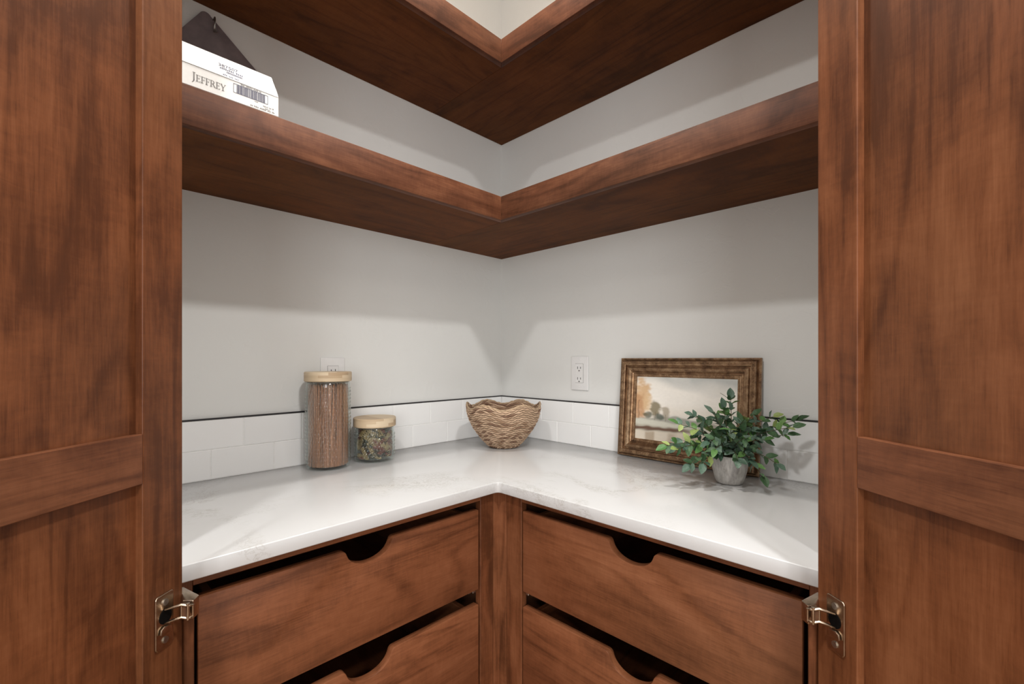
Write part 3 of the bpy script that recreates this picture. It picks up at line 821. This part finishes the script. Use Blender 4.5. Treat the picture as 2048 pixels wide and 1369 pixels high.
        c = mixc(c, g(104, 76, 62), sm(0.045, 0.008, abs(y-sh-0.01))*0.95*sm(0.75, 0.4, x))
        c = mixc(c, g(214, 204, 188), sm(sh-0.01, sh-0.05, y))
        c = mixc(c, g(150, 128, 102), sm(sh-0.02, sh-0.06, y)*0.6*sm(0.1, 0.5, noise.noise(Vector((x*9, y*1.5, 9.0)))+0.2))
        k = 1.14 + 0.035*n3
        return (c[0]*k, c[1]*k, c[2]*k, 1)
    for j in range(ny+1):
        for i in range(nx+1):
            x, y = i/nx, j/ny
            vs.append(b.verts.new(pt(u0+(u1-u0)*x, v0+(v1-v0)*y, 0.0048))); cols.append(col(x, y))
    for j in range(ny):
        for i in range(nx):
            k = j*(nx+1)+i; b.faces.new((vs[k], vs[k+1], vs[k+nx+2], vs[k+nx+1]))
    o = obj('canvas', b, attr_mat('painted_canvas', 0.6, 0.05, 700, 0.0002, 0.25), t); paint(o, cols)
framed()

# ------------------------------------------------------------ potted plant
def leaf_mesh(name, L, Wd, fold, curl):
    b = bmesh.new(); rows = []
    for j in range(8):
        f = j/7; w = Wd/2*math.sin(math.pi*min(1, f**0.85*0.97+0.03))**0.8 if 0 < f < 1 else 0.0003
        row = []
        for k in (-1, -0.5, 0, 0.5, 1):
            row.append(b.verts.new((k*w, L*f, fold*abs(k)*w - curl*f*f*L + 0.0006*math.sin(f*14)*abs(k))))
        rows.append(row)
    for j in range(7):
        for k in range(4): b.faces.new((rows[j][k], rows[j][k+1], rows[j+1][k+1], rows[j+1][k]))
    me = bpy.data.meshes.new(name); b.to_mesh(me); b.free()
    me.polygons.foreach_set('use_smooth', [True]*len(me.polygons))
    return me
def plant():
    pc = Vector((0.1401, 0.9561, CT+0.0003))
    t = thing('potted_plant', 'small leafy green plant in a grey cement pot in front of the framed painting', 'plant', pc)
    prof = [(0.001, 0), (0.026, 0), (0.0305, 0.003), (0.0345, 0.014), (0.0395, 0.034), (0.0425, 0.054), (0.0432, 0.068), (0.0425, 0.0705), (0.0405, 0.0705), (0.0395, 0.066), (0.038, 0.060), (0.001, 0.060)]
    obj('pot', lathe(prof, 64), POT, t, world=False, smooth=True, angle=50)
    obj('moss', lathe([(0.001, 0.0665), (0.020, 0.066), (0.033, 0.0645), (0.0392, 0.0622), (0.0392, 0.0605), (0.001, 0.0605)], 32, fn=lambda a, z, j: 0.0), CLAY, t, world=False, smooth=True)
    tips = [(-0.004, 0.001, 0.208), (0.029, -0.004, 0.185), (0.026, -0.03, 0.171), (0.061, -0.065, 0.165), (0.106, -0.082, 0.148), (0.145, -0.093, 0.098), (0.138, -0.071, 0.094), (0.115, -0.049, 0.056), (0.041, -0.059, 0.115), (0.104, -0.023, 0.061),
            (-0.049, 0.132, 0.162), (-0.033, 0.129, 0.147), (-0.034, 0.117, 0.129), (-0.033, 0.088, 0.168), (-0.021, 0.046, 0.168), (0.01, 0.03, 0.153), (0.037, 0.088, 0.122), (0.028, 0.111, 0.069), (0.04, 0.084, 0.039), (0.038, 0.058, 0.072),
            (0.094, 0.001, 0.096), (0.057, 0.038, 0.07), (-0.017, -0.029, 0.139), (0.02, -0.052, 0.141), (0.079, 0.03, 0.144), (0.066, 0.058, 0.125), (0.094, -0.013, 0.111)]
    meshes = []
    for mi, m in enumerate(LEAVES):
        for (L, w_, fo, cu) in ((0.030, 0.0192, 0.28, 0.16), (0.025, 0.0168, 0.35, 0.05), (0.030, 0.0150, 0.2, 0.28)):
            me = leaf_mesh('leaf', L, w_, fo, cu); me.materials.append(m); meshes.append((mi, me))
    rs = random.Random(21)
    for i, tp in enumerate(tips):
        tp = Vector(tp); a = rs.uniform(0, 6.28)
        base = Vector((tp.x, tp.y, 0)); base = base.normalized()*rs.uniform(0.004, 0.022) if base.length > 0.01 else Vector((0.005*math.cos(a), 0.005*math.sin(a), 0))
        base.z = 0.062
        rise = Vector((base.x*1.6, base.y*1.6, max(tp.z, 0.095)+0.012 if tp.z < 0.12 else 0.062+(tp.z-0.062)*0.7))
        if tp.z < 0.12: rise = Vector((tp.x*0.45, tp.y*0.45, max(0.105, tp.z+0.02)))
        path = []
        for k in range(11):
            f = k/10; p = base*(1-f)**2 + rise*2*f*(1-f) + tp*f*f
            path.append(p)
        st = obj('stem', tube(path, [0.0013-0.0006*k/10 for k in range(11)], 6), STEMM, t, world=False, smooth=True)
        ln = sum((path[k+1]-path[k]).length for k in range(10))
        nodes = max(4, int(ln/0.0190)); rot = rs.uniform(0, 3.14)
        def put(p, d, nrm, sc, terminal=False):
            far = (p-Vector((0, 0, 0.08))).length
            r = rs.random()
            if far > 0.085 or terminal: mi = 2 if r < 0.28 else (3 if r < 0.38 else (0 if r < 0.68 else 1))
            else: mi = 0 if r < 0.46 else (1 if r < 0.90 else (2 if r < 0.97 else 3))
            cand = [m for (q, m) in meshes if q == mi]; me = rs.choice(cand)
            yv = d.normalized(); zv = (nrm - yv*nrm.dot(yv)).normalized(); xv = yv.cross(zv)
            M = Matrix((xv, yv, zv)).transposed().to_4x4(); M = Matrix.Translation(p) @ M @ Matrix.Scale(sc, 4)
            # keep leaves off the wall and the picture
            tipw = M @ Vector((0, 0.028, 0)) + pc
            lim = 0.068 if tipw.y < 1.005 else 0.016
            if tipw.x < lim: return
            if (tipw.z < CT+0.004): return
            o = bpy.data.objects.new('leaf', me); COL.objects.link(o); o.parent = st; o.matrix_local = M
        for k in range(nodes):
            f = 0.26 + 0.70*k/(nodes-1)
            q = f*10; j = min(int(q), 9); p = path[j].lerp(path[j+1], q-j); tg = (path[min(j+1, 10)]-path[j]).normalized()
            s_ = tg.cross(Vector((0, 0, 1)));  s_ = s_.normalized() if s_.length > 0.05 else Vector((1, 0, 0))
            w_ = tg.cross(s_)
            ang = rot + k*1.35
            for sgn in (1, -1):
                sd = (s_*math.cos(ang)+w_*math.sin(ang))*sgn
                d = tg*rs.uniform(0.4, 0.9) + sd*0.85 + Vector((rs.uniform(-.2, .2), rs.uniform(-.2, .2), rs.uniform(-.1, .25)))
                nr = Vector((0.15, 0.1, 0.8)) + Vector((rs.uniform(-.6, .9), rs.uniform(-.5, .8), 0))
                put(p, d, nr, rs.uniform(0.72, 1.08)*(0.85 if k == nodes-1 else 1))
        tg = (path[10]-path[8]).normalized()
        put(path[10], tg + Vector((rs.uniform(-.3, .3), rs.uniform(-.3, .3), rs.uniform(-.1, .3))), Vector((0.4, 0.3, 0.7)), 0.95, True)
    for q0, q1 in (((-0.004, 0.001, 0.205), (0.012, -0.018, 0.222)), ((-0.004, 0.001, 0.196), (-0.012, 0.020, 0.203))):
        obj('stem', tube([q0, q1], [0.0009, 0.0004], 6), STEMM, t, world=False)
plant()

# ------------------------------------------------------------ carton on the lower shelf
SZ = 1.7081
def glyph_polys(ch):
    # serif capitals on a unit-high em, as simple polygons
    s = 0.045
    R_ = lambda x0, x1, y0, y1: [(x0, y0), (x1, y0), (x1, y1), (x0, y1)]
    if ch == 'J': return [R_(0.16, 0.27, 0.05, 1.0), R_(0.06, 0.37, 0.96, 1.0), [(0.27, 0.10), (0.27, 0.0), (0.16, -0.18), (0.02, -0.26), (0.0, -0.22), (0.11, -0.12), (0.16, 0.02), (0.16, 0.10)]], 0.42
    if ch == 'E': return [R_(0.10, 0.21, 0, 1), R_(0.0, 0.56, 0, s), R_(0.0, 0.54, 1-s, 1), R_(0.2, 0.46, 0.50, 0.50+s), R_(0.52, 0.56, 0, 0.20), R_(0.50, 0.54, 0.82, 1), R_(0.42, 0.46, 0.42, 0.63)], 0.64
    if ch == 'F': return [R_(0.10, 0.21, 0, 1), R_(0.0, 0.32, 0, s), R_(0.0, 0.54, 1-s, 1), R_(0.2, 0.44, 0.50, 0.50+s), R_(0.50, 0.54, 0.82, 1), R_(0.41, 0.45, 0.42, 0.63)], 0.60
    if ch == 'R':
        pol = [R_(0.10, 0.21, 0, 1), R_(0.0, 0.32, 0, s)]
        arc = [R(a) for a in range(-90, 91, 15)]
        outer = [(0.36+0.22*math.cos(a), 0.74+0.26*math.sin(a)) for a in arc]; inner = [(0.34+0.13*math.cos(a), 0.74+0.21*math.sin(a)) for a in reversed(arc)]
        pol.append(outer + inner); pol.append(R_(0.0, 0.36, 1-s, 1)); pol.append(R_(0.2, 0.36, 0.48, 0.48+s))
        pol.append([(0.30, 0.50), (0.42, 0.50), (0.74, 0.03), (0.80, 0.0), (0.62, 0.0)])
        return pol, 0.78
    if ch == 'Y': return [R_(0.29, 0.40, 0, 0.48), R_(0.18, 0.51, 0, s), [(0.29, 0.46), (0.40, 0.46), (0.17, 1.0), (0.04, 1.0)], [(0.35, 0.46), (0.40, 0.42), (0.66, 1.0), (0.60, 1.0)], R_(-0.02, 0.24, 1-s, 1), R_(0.50, 0.74, 1-s, 1)], 0.7
def flat_text(txt, size, frame_):
    cu = bpy.data.curves.new('t', 'FONT'); cu.body = txt; cu.size = size; cu.extrude = 0.0001
    o = bpy.data.objects.new('t', cu); COL.objects.link(o)
    dg = bpy.context.evaluated_depsgraph_get(); me = bpy.data.meshes.new_from_object(o.evaluated_get(dg))
    b = bmesh.new(); b.from_mesh(me); bpy.data.objects.remove(o); bpy.data.curves.remove(cu); bpy.data.meshes.remove(me)
    o_, u, v_, w_ = [Vector(q) for q in frame_]
    for vt in b.verts: c = vt.co.copy(); vt.co = o_ + u*c.x + v_*c.y + w_*c.z
    return b
def carton():
    x0, x1 = 0.9965, 1.186; yf = 0.3835; zf = 1.7465; zr = 1.797; yr = 0.357; yb = 0.14
    t = thing('cardboard_box', 'white cardboard box printed JEFFREY lying on the lower shelf', 'box', ((x0+x1)/2, 0.26, SZ+0.0004))
    z0 = SZ+0.0005
    # tapered tray: vertical front, slanted lid flaps
    b = bmesh.new()
    vv = [(x0, yf, z0), (x1, yf, z0), (x1, yf, zf), (x0, yf, zf), (x0+0.004, yr, zr), (x1, yr, zr), (x1, yb, zr), (x0+0.004, yb, zr), (x0, yb-0.02, zf), (x1, yb-0.02, zf), (x0, yb-0.02, z0), (x1, yb-0.02, z0)]
    v = [b.verts.new(q) for q in vv]
    for f in ((0, 1, 2, 3), (3, 2, 5, 4), (4, 5, 6, 7), (7, 6, 9, 8), (8, 9, 11, 10), (10, 11, 1, 0), (0, 3, 8, 10), (3, 4, 7, 8), (1, 11, 9, 2), (2, 9, 6, 5)): b.faces.new([v[i] for i in f])
    bmesh.ops.recalc_face_normals(b, faces=b.faces); bevel(b, 0.0008, 1)
    obj('carton', b, CARD, t)
    # overlapping lid flap edge
    U = Vector((-1, 0, 0)); Nf = Vector((0, 1, 0)); V = Vector((0, 0, 1))
    sl = Vector((0, yr-yf, zr-zf)).normalized(); Ns = Vector((0, sl.z, -sl.y))
    fl = prism([(0.001, 0), (x1-x0-0.001, 0), (x1-x0-0.001, 0.0555), (0.006, 0.0555), (0.001, 0.012)], 0.0006, 0, 1, (Vector((x0, yf+0.0006, zf+0.0008)), (1, 0, 0), sl, Ns))
    obj('lid_flap', fl, CARD, t)
    b = bmesh.new(); x = 1.1415; hgt = 0.0145; base = Vector((0, yf+0.0004, 1.7205))
    for i, ch in enumerate('JEFFREY'):
        h = hgt*(1.0 if i == 0 else 0.82)
        pol, adv = glyph_polys(ch)
        for q in pol:
            join(b, prism([(p[0]*h, p[1]*h) for p in q], 0.0002, 0, 1, (Vector((x, base.y, base.z)), U, V, Nf)))
        x -= (adv+0.02)*h*0.95
    obj('lettering', b, INK, t, label='grey serif lettering')
    # barcode panel
    b = bmesh.new(); rs = random.Random(6); bx0, bx1, bz0, bz1 = 1.0765, 1.0165, 1.7255, 1.7425
    for q in ((bx0, bx1, bz0, bz0+0.0006), (bx0, bx1, bz1-0.0006, bz1), (bx0, bx0-0.0006, bz0, bz1), (bx1+0.0006, bx1, bz0, bz1)):
        join(b, box(q[0], q[1], yf+0.0003, yf+0.0006, q[2], q[3]))
    x = bx0-0.0055
    while x > bx1+0.0055:
        w_ = rs.choice((0.0004, 0.0004, 0.0007, 0.0011)); join(b, box(x, x-w_, yf+0.0003, yf+0.0005, bz0+0.0008, bz1-0.0008)); x -= w_ + rs.choice((0.0004, 0.0005, 0.0008))
    obj('barcode', b, INKB, t)
    rg = random.Random(3)
    def greek(x, z, n, size, org=None):      # print too small to read: short vertical strokes word by word
        g = bmesh.new(); k = 0
        while k < n:
            wl_ = rg.randint(3, 8)
            for q in range(min(wl_, n-k)):
                hh = size*rg.choice((0.55, 0.6, 0.85)); ww = size*0.30
                fr_ = (Vector((x, yf+0.0004, z)), U, V, Nf) if org is None else (org + U*(k*size*0.5), U, sl, Ns)
                join(g, prism([(0, 0), (ww, 0), (ww, hh), (0, hh)], 0.0002, 0, 1, fr_)); x -= size*0.5; k += 1
            x -= size*0.5; k += 1
        return g
    b = greek(1.0640, 1.7436, 21, 0.0034)
    join(b, greek(1.040, 1.7222, 6, 0.0020)); join(b, greek(1.0250, 1.7185, 13, 0.0030)); join(b, greek(1.0220, 1.7150, 9, 0.0022)); join(b, greek(1.0480, 1.7118, 26, 0.0034))
    obj('small_print', b, INK, t)
    O = Vector((0, yf, zf))
    def S(x, d): return Vector((x, yf+0.0016, zf+0.0008)) + sl*d
    b = flat_text('387507', 0.0110, (S(1.0985, 0.0270), U, sl, Ns))
    join(b, greek(0, 0, 13, 0.0060, S(1.0965, 0.0200))); join(b, greek(0, 0, 11, 0.0048, S(1.0930, 0.0040)))
    for k in range(14): join(b, prism([(0, 0), (0.0012, 0), (0.0012, 0.0045), (0, 0.0045)], 0.0002, 0, 1, (S(1.086-0.0019*k, 0.0130), U, sl, Ns)))
    obj('stamped_number', b, INKB, t)
carton()

# ------------------------------------------------------------ dark board hanging on a nail
def board():
    t = thing('hanging_board', 'dark grey board hung by its corner on a nail above the white box', 'board', (1.045, 0.0, 1.93))
    ap = (1.047, 2.081); pts = []
    r = 0.013
    for a in range(35, 156, 12): pts.append((ap[0]-r*math.cos(R(a)), ap[1]+r*math.sin(R(a))))
    # clockwise in x-z: from left of arc (x small) to right
    pts = [(0.905, 1.975), ] + pts + [(1.150, 1.945), (1.135, 1.90), (0.93, 1.90)]
    obj('panel', prism(pts, 0.010, 0.0014, 2, ((0, 0.004, 0), (1, 0, 0), (0, 0, 1), (0, 1, 0))), SLATE, t, smooth=True, angle=35)
    b = bmesh.new()
    tube([(1.031, 0.010, 2.081), (1.031, 0.030, 2.080), (1.0315, 0.034, 2.071), (1.031, 0.030, 2.056), (1.030, 0.0235, 2.047)], [0.0015, 0.0017, 0.0022, 0.0024, 0.0034], 10, True, b)
    tube([(1.031, 0.024, 2.050), (1.0245, 0.022, 2.052), (1.023, 0.019, 2.056)], 0.0012, 8, True, b)
    obj('hook', b, STEEL, t, smooth=True, label='small steel hook')
board()

# ------------------------------------------------------------ lamps in the ceiling, added window frame at the fill light
def emis(name, col, st):
    m, nt, b = base_mat(name, (0.9, 0.9, 0.9, 1), 0.4)
    b.inputs['Emission Color'].default_value = col; b.inputs['Emission Strength'].default_value = st
    return m
for i, ((lx, ly), s, w_, c_) in enumerate(LAMPS):
    if i == 0: continue
    lab = ('', 'white recessed ceiling lamp behind the right door', 'white recessed ceiling lamp behind the left door', 'white recessed ceiling lamp deep in the room')[i]
    b = lathe([(s*0.55, -0.003), (s*0.72, -0.004), (s*0.75, 0.0), (s*0.55, 0.0)], 40)
    o = obj('ceiling_light', b, PLASTIC, None, smooth=True); o.location = (lx, ly, CEIL); tag(o, lab, 'lamp')
t = thing('ceiling_light', 'small brass ceiling lamp inside the pantry above the shelves', 'lamp', (0.62, 0.62, CEIL))
obj('ceiling_plate', lathe([(0.001, -0.012), (0.028, -0.012), (0.032, -0.004), (0.032, -0.0005)], 32), NICKEL, t, world=False, smooth=True, angle=40)

Lx = Vector((0.7071, -0.7071, 0)); Nx = Vector((-0.7071, -0.7071, 0)); wc = Vector((3.6, 3.6, 1.45))
fr = lambda d: (wc + Nx*d, Lx, Vector((0, 0, 1)), Nx)
w = thing('added_window_1', '', '', (3.6, 3.6, 0.6)); del w['label']; del w['category']; w['kind'] = 'structure'  # unseen window, made up to go with the front fill light
for (a, c, e, f) in ((-0.86, 0.86, 0.78, 0.86), (-0.86, 0.86, -0.86, -0.78), (-0.86, -0.78, -0.78, 0.78), (0.78, 0.86, -0.78, 0.78), (-0.02, 0.02, -0.78, 0.78)):
    obj('added_window_frame', prism([(a, e), (c, e), (c, f), (a, f)], 0.05, 0.002, 1, fr(-0.02)), PLASTIC, w)
